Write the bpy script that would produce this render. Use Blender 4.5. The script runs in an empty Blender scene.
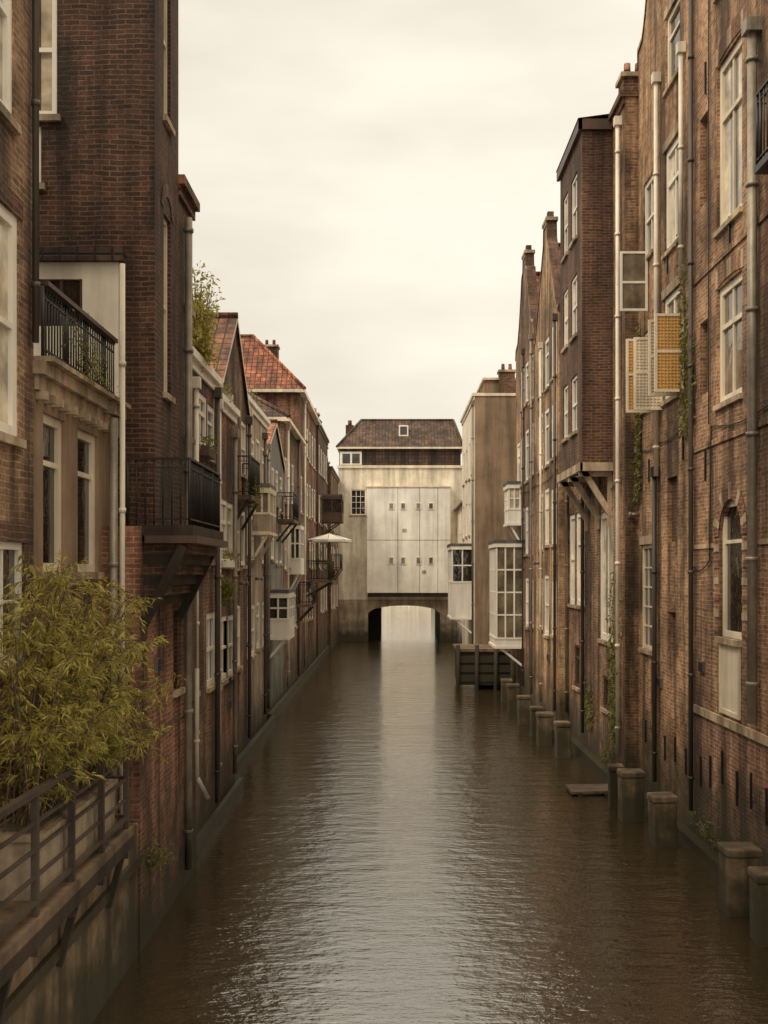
import bpy, math, random
from mathutils import Vector, Matrix
random.seed(7)
scene = bpy.context.scene
COL = scene.collection

# ---------------------------------------------------------------- materials
def nt(mat):
    mat.use_nodes = True
    t = mat.node_tree
    for n in list(t.nodes): t.nodes.remove(n)
    o = t.nodes.new('ShaderNodeOutputMaterial')
    b = t.nodes.new('ShaderNodeBsdfPrincipled')
    t.links.new(b.outputs[0], o.inputs[0])
    return t, b
def mixc(t, mode, fac, a, b):
    n = t.nodes.new('ShaderNodeMix'); n.data_type = 'RGBA'; n.blend_type = mode
    for i, v in ((0, fac), (6, a), (7, b)):
        if isinstance(v, bpy.types.NodeSocket): t.links.new(v, n.inputs[i])
        elif i == 0: n.inputs[0].default_value = v
        else: n.inputs[i].default_value = (*v, 1)
    return n.outputs[2]
def ramp(t, src, p0, p1, c0=(0, 0, 0), c1=(1, 1, 1)):
    r = t.nodes.new('ShaderNodeValToRGB')
    r.color_ramp.elements[0].position = p0; r.color_ramp.elements[1].position = p1
    r.color_ramp.elements[0].color = (*c0, 1); r.color_ramp.elements[1].color = (*c1, 1)
    t.links.new(src, r.inputs[0]); return r.outputs[0]
def noise_(t, scale, detail=4, rough=.6, stretch=(1, 1, 1), off=(0, 0, 0)):
    g = t.nodes.new('ShaderNodeNewGeometry')
    m = t.nodes.new('ShaderNodeMapping'); m.inputs['Scale'].default_value = stretch; m.inputs['Location'].default_value = off
    t.links.new(g.outputs['Position'], m.inputs[0])
    n = t.nodes.new('ShaderNodeTexNoise')
    n.inputs['Scale'].default_value = scale; n.inputs['Detail'].default_value = detail; n.inputs['Roughness'].default_value = rough
    t.links.new(m.outputs[0], n.inputs[0]); return n.outputs[0]
def weather(t, col, amt=.75, damp=True):
    col = mixc(t, 'MULTIPLY', amt, col, ramp(t, noise_(t, .5, 5, .68), .36, .64, (.36, .32, .29), (1.32, 1.30, 1.27)))
    col = mixc(t, 'MULTIPLY', min(1, amt*1.1), col, ramp(t, noise_(t, 1.0, 4, .68, (1.9, 1.9, .13), (5, 3, 1)), .39, .57, (.30, .27, .24), (1.14, 1.12, 1.09)))
    if amt > .5: col = mixc(t, 'MULTIPLY', amt*.7, col, ramp(t, noise_(t, 7, 3, .75), .3, .7, (.5, .5, .5), (1.4, 1.4, 1.4)))
    if damp:
        g = t.nodes.new('ShaderNodeNewGeometry'); s = t.nodes.new('ShaderNodeSeparateXYZ')
        t.links.new(g.outputs['Position'], s.inputs[0])
        a = t.nodes.new('ShaderNodeMath'); a.operation = 'MULTIPLY_ADD'
        t.links.new(noise_(t, 1.6, 3, .6), a.inputs[0]); a.inputs[1].default_value = -2.6; t.links.new(s.outputs[2], a.inputs[2])
        f = t.nodes.new('ShaderNodeMapRange'); f.inputs[1].default_value = -.95; f.inputs[2].default_value = .6
        f.inputs[3].default_value = .93; f.inputs[4].default_value = 0
        t.links.new(a.outputs[0], f.inputs[0])
        col = mixc(t, 'MIX', f.outputs[0], col, (.032, .028, .012))
    return col
def bump(t, b, h, strength=.5, dist=.01):
    n = t.nodes.new('ShaderNodeBump'); n.inputs['Strength'].default_value = strength; n.inputs['Distance'].default_value = dist
    t.links.new(h, n.inputs['Height']); t.links.new(n.outputs[0], b.inputs['Normal'])
def brick(name, c1, c2, mo, amt=.95, bw=.215, bh=.07, patch=.5):
    m = bpy.data.materials.new(name); t, b = nt(m)
    uv = t.nodes.new('ShaderNodeUVMap')
    g = t.nodes.new('ShaderNodeNewGeometry'); wn = t.nodes.new('ShaderNodeTexNoise'); wn.inputs['Scale'].default_value = 1.3; wn.inputs['Detail'].default_value = 3
    t.links.new(g.outputs['Position'], wn.inputs[0])
    sc = t.nodes.new('ShaderNodeVectorMath'); sc.operation = 'MULTIPLY_ADD'; t.links.new(wn.outputs[1], sc.inputs[0]); sc.inputs[1].default_value = (.11, .11, .0)
    t.links.new(uv.outputs[0], sc.inputs[2])
    br = t.nodes.new('ShaderNodeTexBrick')
    t.links.new(sc.outputs[0], br.inputs[0])
    br.inputs['Color1'].default_value = (*c1, 1); br.inputs['Color2'].default_value = (*c2, 1); br.inputs['Mortar'].default_value = (*mo, 1)
    br.inputs['Scale'].default_value = 1; br.inputs['Mortar Size'].default_value = .009; br.inputs['Mortar Smooth'].default_value = .3
    br.inputs['Brick Width'].default_value = bw; br.inputs['Row Height'].default_value = bh; br.inputs['Bias'].default_value = 0
    col = br.outputs[0]
    lum = tuple(min(.8, (a*.4+q*.6)*1.1) for a, q in zip(c1, mo))
    col = mixc(t, 'MIX', ramp(t, noise_(t, .9, 5, .75, (1, 1, 1.3), (11, 7, 2)), .52, .64, (0, 0, 0), (patch, patch, patch)), col, lum)
    col = mixc(t, 'MIX', ramp(t, noise_(t, .8, 5, .8, (1, 1, .4), (31, 17, 9)), .52, .62, (0, 0, 0), (.72, .72, .72)), col, (c2[0]*.42, c2[0]*.32, c2[0]*.17))
    col = weather(t, col, amt)
    t.links.new(col, b.inputs[0]); b.inputs['Roughness'].default_value = .9
    inv = t.nodes.new('ShaderNodeMath'); inv.operation = 'MULTIPLY_ADD'
    t.links.new(br.outputs[1], inv.inputs[0]); inv.inputs[1].default_value = -.7; t.links.new(noise_(t, 22, 3), inv.inputs[2])
    bump(t, b, inv.outputs[0], .8, .02)
    return m
def plain(name, c, rough=.7, amt=.5, damp=False, metal=0, bstr=.25):
    m = bpy.data.materials.new(name); t, b = nt(m)
    rgb = t.nodes.new('ShaderNodeRGB'); rgb.outputs[0].default_value = (*c, 1)
    col = weather(t, rgb.outputs[0], amt, damp)
    t.links.new(col, b.inputs[0]); b.inputs['Roughness'].default_value = rough; b.inputs['Metallic'].default_value = metal
    bump(t, b, noise_(t, 14, 3), bstr, .01)
    return m
def tiles(name, c1, c2):
    m = bpy.data.materials.new(name); t, b = nt(m)
    uv = t.nodes.new('ShaderNodeUVMap'); br = t.nodes.new('ShaderNodeTexBrick'); t.links.new(uv.outputs[0], br.inputs[0])
    br.offset = 0
    br.inputs['Color1'].default_value = (*c1, 1); br.inputs['Color2'].default_value = (*c2, 1); br.inputs['Mortar'].default_value = (c2[0]*.25, c2[1]*.25, c2[2]*.25, 1)
    br.inputs['Scale'].default_value = 1; br.inputs['Mortar Size'].default_value = .022; br.inputs['Mortar Smooth'].default_value = .6
    br.inputs['Brick Width'].default_value = .24; br.inputs['Row Height'].default_value = .26
    t.links.new(weather(t, br.outputs[0], .9, False), b.inputs[0]); b.inputs['Roughness'].default_value = .75
    inv = t.nodes.new('ShaderNodeMath'); inv.operation = 'MULTIPLY'; t.links.new(br.outputs[1], inv.inputs[0]); inv.inputs[1].default_value = -1
    bump(t, b, inv.outputs[0], .9, .04)
    return m
def glassm(name, c, rough=.04):
    m = bpy.data.materials.new(name); t, b = nt(m)
    rgb = t.nodes.new('ShaderNodeRGB'); rgb.outputs[0].default_value = (*c, 1)
    col = mixc(t, 'MULTIPLY', .9, rgb.outputs[0], ramp(t, noise_(t, 1.7, 3), .35, .65, (.4, .4, .4), (1.5, 1.5, 1.5)))
    t.links.new(col, b.inputs[0]); b.inputs['Roughness'].default_value = rough
    b.inputs['IOR'].default_value = 1.7
    bump(t, b, noise_(t, 2.5, 2), .25, .03)
    return m

M = {}
M['brR'] = brick('brick_tan', (.52, .305, .17), (.27, .145, .077), (.52, .39, .26))
M['brR2'] = brick('brick_brown', (.40, .225, .13), (.19, .10, .058), (.45, .33, .22))
M['brR3'] = brick('brick_ochre', (.55, .35, .19), (.32, .185, .10), (.54, .41, .27))
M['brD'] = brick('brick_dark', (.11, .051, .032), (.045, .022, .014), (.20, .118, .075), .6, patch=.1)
M['brRed'] = brick('brick_red', (.33, .15, .095), (.16, .073, .047), (.38, .25, .165))
M['brPink'] = brick('brick_rose', (.44, .23, .16), (.24, .118, .08), (.48, .355, .25))
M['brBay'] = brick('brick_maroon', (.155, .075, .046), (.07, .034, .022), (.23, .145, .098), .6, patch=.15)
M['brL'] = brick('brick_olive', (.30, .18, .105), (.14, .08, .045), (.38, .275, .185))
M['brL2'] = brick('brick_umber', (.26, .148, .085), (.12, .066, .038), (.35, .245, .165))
M['cream'] = plain('cream_render', (.86, .79, .66), .8, .28)
M['panel'] = plain('painted_panel', (.88, .85, .78), .7, .24, bstr=.05)
M['creamD'] = plain('stained_render', (.80, .73, .60), .85, .45, True)
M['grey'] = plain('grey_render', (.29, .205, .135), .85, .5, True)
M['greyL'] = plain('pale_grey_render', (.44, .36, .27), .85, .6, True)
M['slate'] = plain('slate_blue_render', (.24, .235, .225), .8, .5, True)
M['stone'] = plain('sandstone_trim', (.46, .36, .25), .8, .7)
M['conc'] = plain('concrete', (.34, .25, .16), .9, .9, True)
M['slime'] = plain('wet_footing', (.06, .046, .026), .5, .8, True)
M['white'] = plain('white_paint', (.88, .83, .73), .45, .15)
M['wht2'] = plain('cream_paint', (.81, .71, .55), .5, .28)
M['brownp'] = plain('brown_paint', (.10, .055, .035), .5, .4)
M['black'] = plain('black_iron', (.016, .013, .011), .45, .3)
M['pipe'] = plain('zinc_pipe', (.30, .265, .215), .5, .6, True, .3)
M['pipeW'] = plain('white_pipe', (.80, .73, .6), .5, .4, True)
M['pipeD'] = plain('dark_pipe', (.085, .065, .052), .5, .5, True)
M['timber'] = plain('dark_timber', (.045, .03, .02), .8, .6, True)
M['wood'] = plain('weathered_wood', (.17, .12, .08), .8, .6)
M['oldwood'] = plain('old_painted_wood', (.50, .40, .28), .7, .7)
M['wicker'] = plain('golden_wood', (.70, .42, .14), .6, .3)
M['tileO'] = tiles('orange_tiles', (.50, .18, .09), (.29, .095, .05))
M['tileB'] = tiles('brown_tiles', (.13, .07, .045), (.068, .038, .026))
M['tileR'] = tiles('rust_tiles', (.34, .14, .078), (.17, .075, .044))
M['glass'] = glassm('window_glass', (.022, .018, .014))
M['curt'] = glassm('curtained_glass', (.60, .52, .38), .12)
M['curt2'] = glassm('dim_curtain_glass', (.17, .135, .09), .06)
M['lead'] = plain('lead_flashing', (.13, .12, .11), .55, .5)
M['canvas'] = plain('canvas', (.88, .86, .8), .7, .1)
M['soil'] = plain('paving', (.16, .13, .10), .9, .6)

# ---------------------------------------------------------------- mesh builder
class MB:
    def __init__(s): s.v = []; s.f = []; s.mi = []; s.mats = []; s.sm = []
    def m(s, k):
        if k not in s.mats: s.mats.append(k)
        return s.mats.index(k)
    def face(s, pts, k, sm=False):
        b = len(s.v); s.v += [tuple(p) for p in pts]; s.f.append(tuple(range(b, b+len(pts)))); s.mi.append(s.m(k)); s.sm.append(sm)
    def box(s, x0, x1, y0, y1, z0, z1, k):
        if x0 > x1: x0, x1 = x1, x0
        if y0 > y1: y0, y1 = y1, y0
        if z0 > z1: z0, z1 = z1, z0
        b = len(s.v)
        s.v += [(x0,y0,z0),(x1,y0,z0),(x1,y1,z0),(x0,y1,z0),(x0,y0,z1),(x1,y0,z1),(x1,y1,z1),(x0,y1,z1)]
        for q in ((3,2,1,0),(4,5,6,7),(0,1,5,4),(1,2,6,5),(2,3,7,6),(3,0,4,7)):
            s.f.append(tuple(b+i for i in q)); s.mi.append(s.m(k)); s.sm.append(False)
    def cyl(s, p0, p1, r, k, n=10, r1=None, caps=True):
        p0 = Vector(p0); p1 = Vector(p1); d = (p1-p0)
        if d.length < 1e-6: return
        d.normalize(); r1 = r if r1 is None else r1
        a = d.orthogonal().normalized(); c = d.cross(a); b = len(s.v)
        for p, rr in ((p0, r), (p1, r1)):
            for i in range(n):
                t = 2*math.pi*i/n; s.v.append(tuple(p+(a*math.cos(t)+c*math.sin(t))*rr))
        for i in range(n):
            j = (i+1) % n
            s.f.append((b+i, b+j, b+n+j, b+n+i)); s.mi.append(s.m(k)); s.sm.append(True)
        if caps:
            s.f.append(tuple(b+i for i in range(n))[::-1]); s.mi.append(s.m(k)); s.sm.append(False)
            s.f.append(tuple(b+n+i for i in range(n))); s.mi.append(s.m(k)); s.sm.append(False)
    def beam(s, p0, p1, w, h, k):
        p0 = Vector(p0); p1 = Vector(p1); d = (p1-p0).normalized()
        up = Vector((0, 0, 1)) if abs(d.z) < .95 else Vector((0, 1, 0))
        a = d.cross(up).normalized(); c = a.cross(d).normalized(); b = len(s.v)
        for p in (p0, p1):
            for u, v in ((-1,-1),(1,-1),(1,1),(-1,1)): s.v.append(tuple(p+a*u*w/2+c*v*h/2))
        for q in ((3,2,1,0),(4,5,6,7),(0,1,5,4),(1,2,6,5),(2,3,7,6),(3,0,4,7)):
            s.f.append(tuple(b+i for i in q)); s.mi.append(s.m(k)); s.sm.append(False)
    def done(s, name, parent=None):
        if not s.f: return None
        me = bpy.data.meshes.new(name); me.from_pydata(s.v, [], s.f)
        for k in s.mats: me.materials.append(M[k])
        me.polygons.foreach_set('material_index', s.mi); me.polygons.foreach_set('use_smooth', s.sm)
        me.update()
        uv = me.uv_layers.new(name='UVMap')
        for p in me.polygons:
            n = p.normal; ax, ay, az = abs(n.x), abs(n.y), abs(n.z)
            for li in p.loop_indices:
                c = me.vertices[me.loops[li].vertex_index].co
                if az > .9: q = (c.x, c.y)
                elif ax >= ay: q = (c.y, c.z if az < .3 else c.z/max(.3, math.sqrt(1-az*az)))
                else: q = (c.x, c.z if az < .3 else c.z/max(.3, math.sqrt(1-az*az)))
                uv.data[li].uv = q
        o = bpy.data.objects.new(name, me); COL.objects.link(o)
        if parent: o.parent = parent
        return o
def empty(name, loc=(0, 0, 0)):
    e = bpy.data.objects.new(name, None); COL.objects.link(e); return e

class P:  # plane-local helper: u along wall, v height, d depth inward (negative = proud of wall)
    def __init__(s, axis, const, inward): s.a = axis; s.c = const; s.i = inward
    def pt(s, u, v, d):
        return (s.c+s.i*d, u, v) if s.a == 'x' else (u, s.c+s.i*d, v)
    def box(s, mb, u0, u1, v0, v1, d0, d1, k):
        a = s.pt(u0, v0, d0); b = s.pt(u1, v1, d1); mb.box(a[0], b[0], a[1], b[1], a[2], b[2], k)
    def quad(s, mb, u0, u1, v0, v1, d, k):
        mb.face([s.pt(u0,v0,d), s.pt(u1,v0,d), s.pt(u1,v1,d), s.pt(u0,v1,d)], k)

def wall(mb, pl, u0, u1, v0, v1, holes, k, rev=.16):
    us = sorted({u0, u1, *[h[0] for h in holes], *[h[1] for h in holes]})
    vs = sorted({v0, v1, *[h[2] for h in holes], *[h[3] for h in holes]})
    us = [u for u in us if u0 <= u <= u1]; vs = [v for v in vs if v0 <= v <= v1]
    for i in range(len(us)-1):
        for j in range(len(vs)-1):
            cu = (us[i]+us[i+1])/2; cv = (vs[j]+vs[j+1])/2
            if any(h[0] < cu < h[1] and h[2] < cv < h[3] for h in holes): continue
            pl.quad(mb, us[i], us[i+1], vs[j], vs[j+1], 0, k)
    for h in holes:
        a, b, c, d = h[:4]
        for q in (((a,c),(a,d)),((b,c),(b,d)),((a,c),(b,c)),((a,d),(b,d))):
            (p0, p1) = q
            mb.face([pl.pt(*p0, 0), pl.pt(*p1, 0), pl.pt(*p1, rev), pl.pt(*p0, rev)], k)

def window(fr, gl, pl, u0, u1, v0, v1, style='sash', rec=.08, fk='white', gk=None, sill='stone', lintel=None, t=.075):
    if style == 'niche':   # bricked-in opening
        pl.quad(fr, u0, u1, v0, v1, rec+.06, gk or 'brBay'); return
    gk = gk or random.choice(['glass', 'glass', 'curt2', 'curt'])
    R = rec
    pl.box(fr, u0, u0+t, v0, v1, R, R+.09, fk); pl.box(fr, u1-t, u1, v0, v1, R, R+.09, fk)
    pl.box(fr, u0+t, u1-t, v1-t, v1, R+.002, R+.09, fk); pl.box(fr, u0+t, u1-t, v0, v0+t, R+.002, R+.09, fk)
    a, b, c, d = u0+t, u1-t, v0+t, v1-t
    def vb(u, lo, hi, w=.035, e=.02): pl.box(fr, u-w/2, u+w/2, lo, hi, R+e, R+.07, fk)
    def hb(v, lo, hi, w=.035, e=.016): pl.box(fr, lo, hi, v-w/2, v+w/2, R+e, R+.07, fk)
    if style == 'sash':
        mid = c+(d-c)*.5; hb(mid, a, b, .06, .004)
        vb((a+b)/2, c, mid-.03); vb((a+b)/2, mid+.03, d)
    elif style == 'cross':
        mid = c+(d-c)*.68; hb(mid, a, b, .08, .004); vb((a+b)/2, c, mid-.04, .07); vb((a+b)/2, mid+.04, d, .07)
    elif style == 'grid':
        for i in (1, 2): vb(a+(b-a)*i/3, c, d)
        n = max(2, int((d-c)/.4))
        for i in range(1, n): hb(c+(d-c)*i/n, a, b)
    elif style == 'two':
        vb((a+b)/2, c, d, .07)
    elif style == 'top':
        hb(c+(d-c)*.72, a, b, .06)
    if gk == 'curt' and d-c > 1.0:      # curtains drawn unevenly: pale drapes at the sides, dark gap
        w_ = (b-a)*random.uniform(.28, .42); w2_ = (b-a)*random.uniform(.25, .42)
        pl.box(gl, a, a+w_, c, d, R+.05, R+.062, 'curt'); pl.box(gl, b-w2_, b, c, d, R+.05, R+.062, 'curt'); pl.box(gl, a+w_, b-w2_, c, d, R+.05, R+.062, 'curt2')
    elif gk == 'curt2' and random.random() < .5:   # half blind
        m_ = c+(d-c)*random.uniform(.4, .75); pl.box(gl, a, b, m_, d, R+.05, R+.062, 'curt'); pl.box(gl, a, b, c, m_, R+.05, R+.062, 'glass')
    else: pl.box(gl, a, b, c, d, R+.05, R+.062, gk)
    if sill: pl.box(fr, u0-.06, u1+.06, v0-.09, v0-.002, -.06, R+.05, sill)
    if lintel: pl.box(fr, u0-.1, u1+.1, v1+.002, v1+.2, -.012, .02, lintel)

def pipe(mb, pts, r=.055, k='pipe'):
    for i in range(len(pts)-1): mb.cyl(pts[i], pts[i+1], r, k, 10)
    for i in range(len(pts)-1):
        p, q = Vector(pts[i]), Vector(pts[i+1])
        if abs(p.z-q.z) > 1:
            z = min(p.z, q.z)+.6
            while z < max(p.z, q.z)-.2:
                f = (z-p.z)/(q.z-p.z); c = p.lerp(q, f)
                mb.cyl(c-Vector((0,0,.03)), c+Vector((0,0,.03)), r*1.35, k, 10)
                z += 1.9
def railing(mb, p0, p1, z0, z1, k='black', gap=.12, r=.011):
    p0 = Vector((*p0, 0)); p1 = Vector((*p1, 0)); L = (p1-p0).length; n = max(2, int(L/gap))
    for z, w in ((z1, .045), (z0+.08, .03), (z1-.12, .022)):
        mb.beam(p0+Vector((0,0,z)), p1+Vector((0,0,z)), w, w*.7, k)
    for i in range(n+1):
        c = p0.lerp(p1, i/n); rr = r if i % 8 else r*2
        mb.cyl(c+Vector((0,0,z0)), c+Vector((0,0,z1)), rr, k, 6)

def gable_outline(kind, h):
    if kind == 'tri': return [(0, 0), (.5, h), (1, 0)]
    if kind == 'neck':
        return [(0, 0), (.02, .12*h), (.13, .16*h), (.22, .34*h), (.31, .62*h), (.36, .82*h), (.42, .86*h), (.43, h), (.57, h), (.58, .86*h), (.64, .82*h), (.69, .62*h), (.78, .34*h), (.87, .16*h), (.98, .12*h), (1, 0)]
    if kind == 'bell':
        o = [(0, 0), (.0, .10*h)]
        for i in range(1, 9):
            t = i/9; o.append((.06+.30*t, .10*h+.72*h*(t**1.7)))
        o += [(.37, .86*h), (.40, h)]
        return o+[(1-a, b) for a, b in reversed(o)]
    if kind == 'spout': return [(0, 0), (0, .07*h), (.05, .07*h), (.42, .84*h), (.43, h), (.57, h), (.58, .84*h), (.95, .07*h), (1, .07*h), (1, 0)]

def house(name, side, X, Y0, Y1, Z, mat, wins=(), depth=6, roof='flat', rh=2.5, gable=None, tile='tileB',
          pipes=(), frame='white', cornice='stone', rec=.08, near_holes=(), chim=(), endmat=None, lintel=None, base=None, patches=0):
    E = empty(name); W = MB(); F = MB(); G = MB(); R = MB(); D = MB()
    pl = P('x', X, side); XB = X+side*depth
    holes = [w[:4] for w in wins]
    if base is None: wall(W, pl, Y0, Y1, -1, Z, holes, mat, rec+.1)
    else:
        wall(W, pl, Y0, Y1, base[0], Z, [h for h in holes if h[2] >= base[0]], mat, rec+.1)
        wall(W, pl, Y0, Y1, -1, base[0], [h for h in holes if h[3] <= base[0]], base[1], rec+.1)
    for w in wins:
        st = w[4] if len(w) > 4 else 'sash'; o = w[5] if len(w) > 5 else {}
        o = dict(dict(fk=frame, rec=rec, lintel=lintel), **o)
        window(F, G, pl, w[0], w[1], w[2], w[3], st, **o)
    # repaired brick patches, stepped outline, a few mm proud
    rs = random.Random(int(Y0*10)); taken = []
    for _ in range(patches*6):
        if len(taken) >= patches: break
        u = rs.uniform(Y0+.3, Y1-1.2); v = rs.uniform(.8, Z-1.5); w_ = rs.uniform(.4, 1.3); h_ = rs.uniform(.4, 1.5)
        if u+w_ > Y1-.1: continue
        if any(u-.5 < h[1] and u+w_+.5 > h[0] and v-.4 < h[3] and v+h_+.4 > h[2] for h in holes+taken): continue
        taken.append((u, u+w_, v, v+h_)); k = rs.choice(['brR', 'brR3', 'brL', 'brPink', 'brRed', 'brR2'])
        n_ = max(2, int(h_/.14))
        for i in range(n_):
            a = u+rs.uniform(0, .22); b_ = u+w_-rs.uniform(0, .22)
            if b_-a > .1: pl.box(F, a, b_, v+h_*i/n_, v+h_*(i+1)/n_-.001, -.006, -.001, k)
    em = endmat or mat
    xa, xb = sorted((X, XB))
    pn = P('y', Y0, 1); wall(W, pn, xa, xb, -1, Z, [w[:4] for w in near_holes], em, rec+.1)
    for w in near_holes:
        window(F, G, pn, w[0], w[1], w[2], w[3], w[4] if len(w) > 4 else 'sash', fk=frame, rec=rec, **(w[5] if len(w) > 5 else {}))
    W.face([(xa, Y1, -1), (xb, Y1, -1), (xb, Y1, Z), (xa, Y1, Z)], em)
    W.face([(XB, Y0, -1), (XB, Y1, -1), (XB, Y1, Z), (XB, Y0, Z)], em)
    if roof == 'flat':
        R.face([(xa, Y0, Z-.05), (xb, Y0, Z-.05), (xb, Y1, Z-.05), (xa, Y1, Z-.05)], 'lead')
        if cornice:
            pl.box(F, Y0-.04, Y1+.04, Z, Z+.14, -.12, .22, cornice)
            pl.box(F, Y0-.003, Y1+.003, Z-.16, Z-.003, -.05, -.007, cornice)
            a, b = sorted((X+side*.223, XB))
            F.box(a, b, Y0-.04, Y0+.22, Z+.001, Z+.13, cornice)
    elif roof == 'tri' or gable:
        ym = (Y0+Y1)/2; ol = gable_outline(gable or 'tri', rh)
        pts = [(Y0+(Y1-Y0)*a, Z+b) for a, b in ol]
        th = .28 if gable else .02
        W.face([(X, y, z) for y, z in pts], mat)
        if gable:
            W.face([(X+side*th, y, z) for y, z in pts], mat)
            for i in range(len(pts)-1):
                (y, z), (y2, z2) = pts[i], pts[i+1]
                W.face([(X-side*.03, y, z+.01), (X-side*.03, y2, z2+.01), (X+side*(th+.03), y2, z2+.01), (X+side*(th+.03), y, z+.01)], 'brBay')
                W.face([(X-side*.03, y, z+.01), (X-side*.03, y2, z2+.01), (X-side*.03, y2, z2-.09), (X-side*.03, y, z-.09)], 'stone')
            zt = Z+rh; W.box(X-side*.06, X+side*(th+.06), ym-.07*(Y1-Y0)-.08, ym+.07*(Y1-Y0)+.08, zt+.011, zt+.12, 'stone')
            W.box(X+side*.05, X+side*.25, ym-.12, ym+.12, zt+.121, zt+.4, 'brBay')
        hr = rh*(.8 if gable else 1)
        xs = X+side*(th if gable else -.08); ov = .0 if gable else .15
        sl = hr/((Y1-Y0)/2)
        for ya, s_ in ((Y0-ov, 1), (Y1+ov, -1)):
            za = Z-ov*sl+.02
            R.face([(xs, ya, za), (xs, ym, Z+hr+.02), (XB, ym, Z+hr+.02), (XB, ya, za)], tile)
            if not gable:
                R.face([(xs, ya, za), (xs, ym, Z+hr+.02), (xs, ym, Z+hr-.12), (xs, ya, za-.14)], 'wht2')
                R.face([(xs, ya, za), (XB, ya, za), (XB, ya, za-.14), (xs, ya, za-.14)], 'wht2')
        W.face([(XB, Y0, Z), (XB, ym, Z+hr), (XB, Y1, Z)], mat)
        R.cyl((xs, ym, Z+hr+.03), (XB, ym, Z+hr+.03), .09, tile, 8)
    elif roof == 'hip':
        e = .25; xi = X+side*min(2.4, depth/2); xo = XB-side*.5
        yn, yf = Y0+min(2.2, (Y1-Y0)*.4), Y1-min(2.2, (Y1-Y0)*.4)
        a = (X-side*e, Y0-e, Z); b = (X-side*e, Y1+e, Z); c = (XB, Y1+e, Z); d = (XB, Y0-e, Z)
        r1 = (xi, yn, Z+rh); r2 = (xi, yf, Z+rh); r3 = (xo, yf, Z+rh); r4 = (xo, yn, Z+rh)
        for q in ((a, b, r2, r1), (a, d, r4, r1), (b, c, r3, r2), (r1, r2, r3, r4)): R.face(q, tile)
        for p, q in ((a, r1), (b, r2), (r1, r2), (r1, r4)): R.cyl(p, q, .09, tile, 8)
        pl.box(F, Y0-e, Y1+e, Z-.16, Z-.01, -e, .1, 'wht2')
        F.box(min(a[0], d[0])+.001, max(a[0], d[0])-.001, Y0-e+.001, Y0-.003, Z-.15, Z-.01, 'wht2')
    elif roof == 'eave':
        xm = X+side*depth/2
        R.face([(X-side*.2, Y0-.1, Z-.1), (X-side*.2, Y1+.1, Z-.1), (xm, Y1+.1, Z+rh), (xm, Y0-.1, Z+rh)], tile)
        R.face([(XB, Y0-.1, Z-.1), (XB, Y1+.1, Z-.1), (xm, Y1+.1, Z+rh), (xm, Y0-.1, Z+rh)], tile)
        for y in (Y0, Y1): W.face([(X, y, Z), (XB, y, Z), (xm, y, Z+rh-.05)], em)
        R.cyl((X-side*.24, Y0-.1, Z-.08), (X-side*.24, Y1+.1, Z-.08), .07, 'pipe', 10)
        R.cyl((xm, Y0-.1, Z+rh), (xm, Y1+.1, Z+rh), .1, tile, 8)
    for c in chim:
        x, y, z0, z1, w = c
        R.box(x-w/2, x+w/2, y-w/2, y+w/2, z0, z1, 'brBay'); R.box(x-w/2-.06, x+w/2+.06, y-w/2-.06, y+w/2+.06, z1, z1+.1, 'stone')
        for dx in (-.14, .14): R.cyl((x+dx*w/.6, y, z1+.1), (x+dx*w/.6, y, z1+.42), .09, 'tileR', 10, .075)
    for p in pipes:
        y, zt, zb, r, k = p; x = X-side*(r+.04)
        pipe(D, [(x, y, zt), (x, y, zb)], r, k)
        D.box(x-r*1.7, x+r*1.7, y-r*1.7, y+r*1.7, zt, zt+.2, k)
    W.done('walls', E); F.done('window_frames_and_trim', E); G.done('window_glass', E); R.done('roof', E); D.done('downpipes', E)
    return E

def auto(Y0, Y1, zrows, n, w=.9, styles=('sash', 'cross', 'top'), skip=.12, opts=None):
    out = []
    for (z0, z1) in zrows:
        for i in range(n):
            if random.random() < skip: continue
            c = Y0+(Y1-Y0)*(i+.5)/n+random.uniform(-.08, .08); ww = w*random.uniform(.85, 1.1)
            out.append((c-ww/2, c+ww/2, z0+random.uniform(-.1, .1), z1+random.uniform(-.1, .1), random.choice(styles), dict(opts or {})))
    return out

# ================================================================ RIGHT BANK
q1 = {'fk': 'wht2', 'gk': 'curt', 't': .13}
w1 = [(17.6, 18.95, 10.84, 13.67, 'cross', q1), (17.6, 18.95, 7.86, 9.85, 'cross', dict(q1, gk='curt2')),
      (17.6, 18.8, 3.9, 6.2, 'top', {'fk': 'wht2', 'gk': 'glass', 'sill': None, 't': .11}),
      (13.4, 14.7, 7.86, 9.85, 'cross', q1), (13.4, 14.7, 3.9, 6.2, 'cross', q1), (17.6, 18.95, 14.9, 17.3, 'cross', q1),
      (15.0, 15.9, 10.84, 13.2, 'top', q1), (19.5, 20.0, 11.6, 13.2, 'niche'), (19.5, 20.0, 8.2, 9.5, 'niche'), (15.4, 15.95, 4.2, 5.3, 'niche')]
R1 = house('brick_house', 1, 5.6, 9, 20.5, 19, 'brR2', w1, 7, 'flat', pipes=[(16.75, 13.2, 2.7, .075, 'pipe'), (20.3, 16, .6, .045, 'pipeD')], rec=.05, base=(2.49, 'brPink'), patches=7)
T = MB(); pl = P('x', 5.6, 1)
pl.box(T, 9, 20.5, 2.42, 2.56, -.05, -.007, 'stone'); pl.box(T, 9, 17.3, 5.42, 5.5, -.02, -.007, 'stone'); pl.box(T, 19.12, 20.5, 5.42, 5.5, -.02, -.007, 'stone')
pl.box(T, 9, 20.5, 10.3, 10.42, -.03, -.007, 'brR2'); pl.box(T, 9, 20.5, 7.2, 7.3, -.03, -.007, 'brR2')
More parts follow.
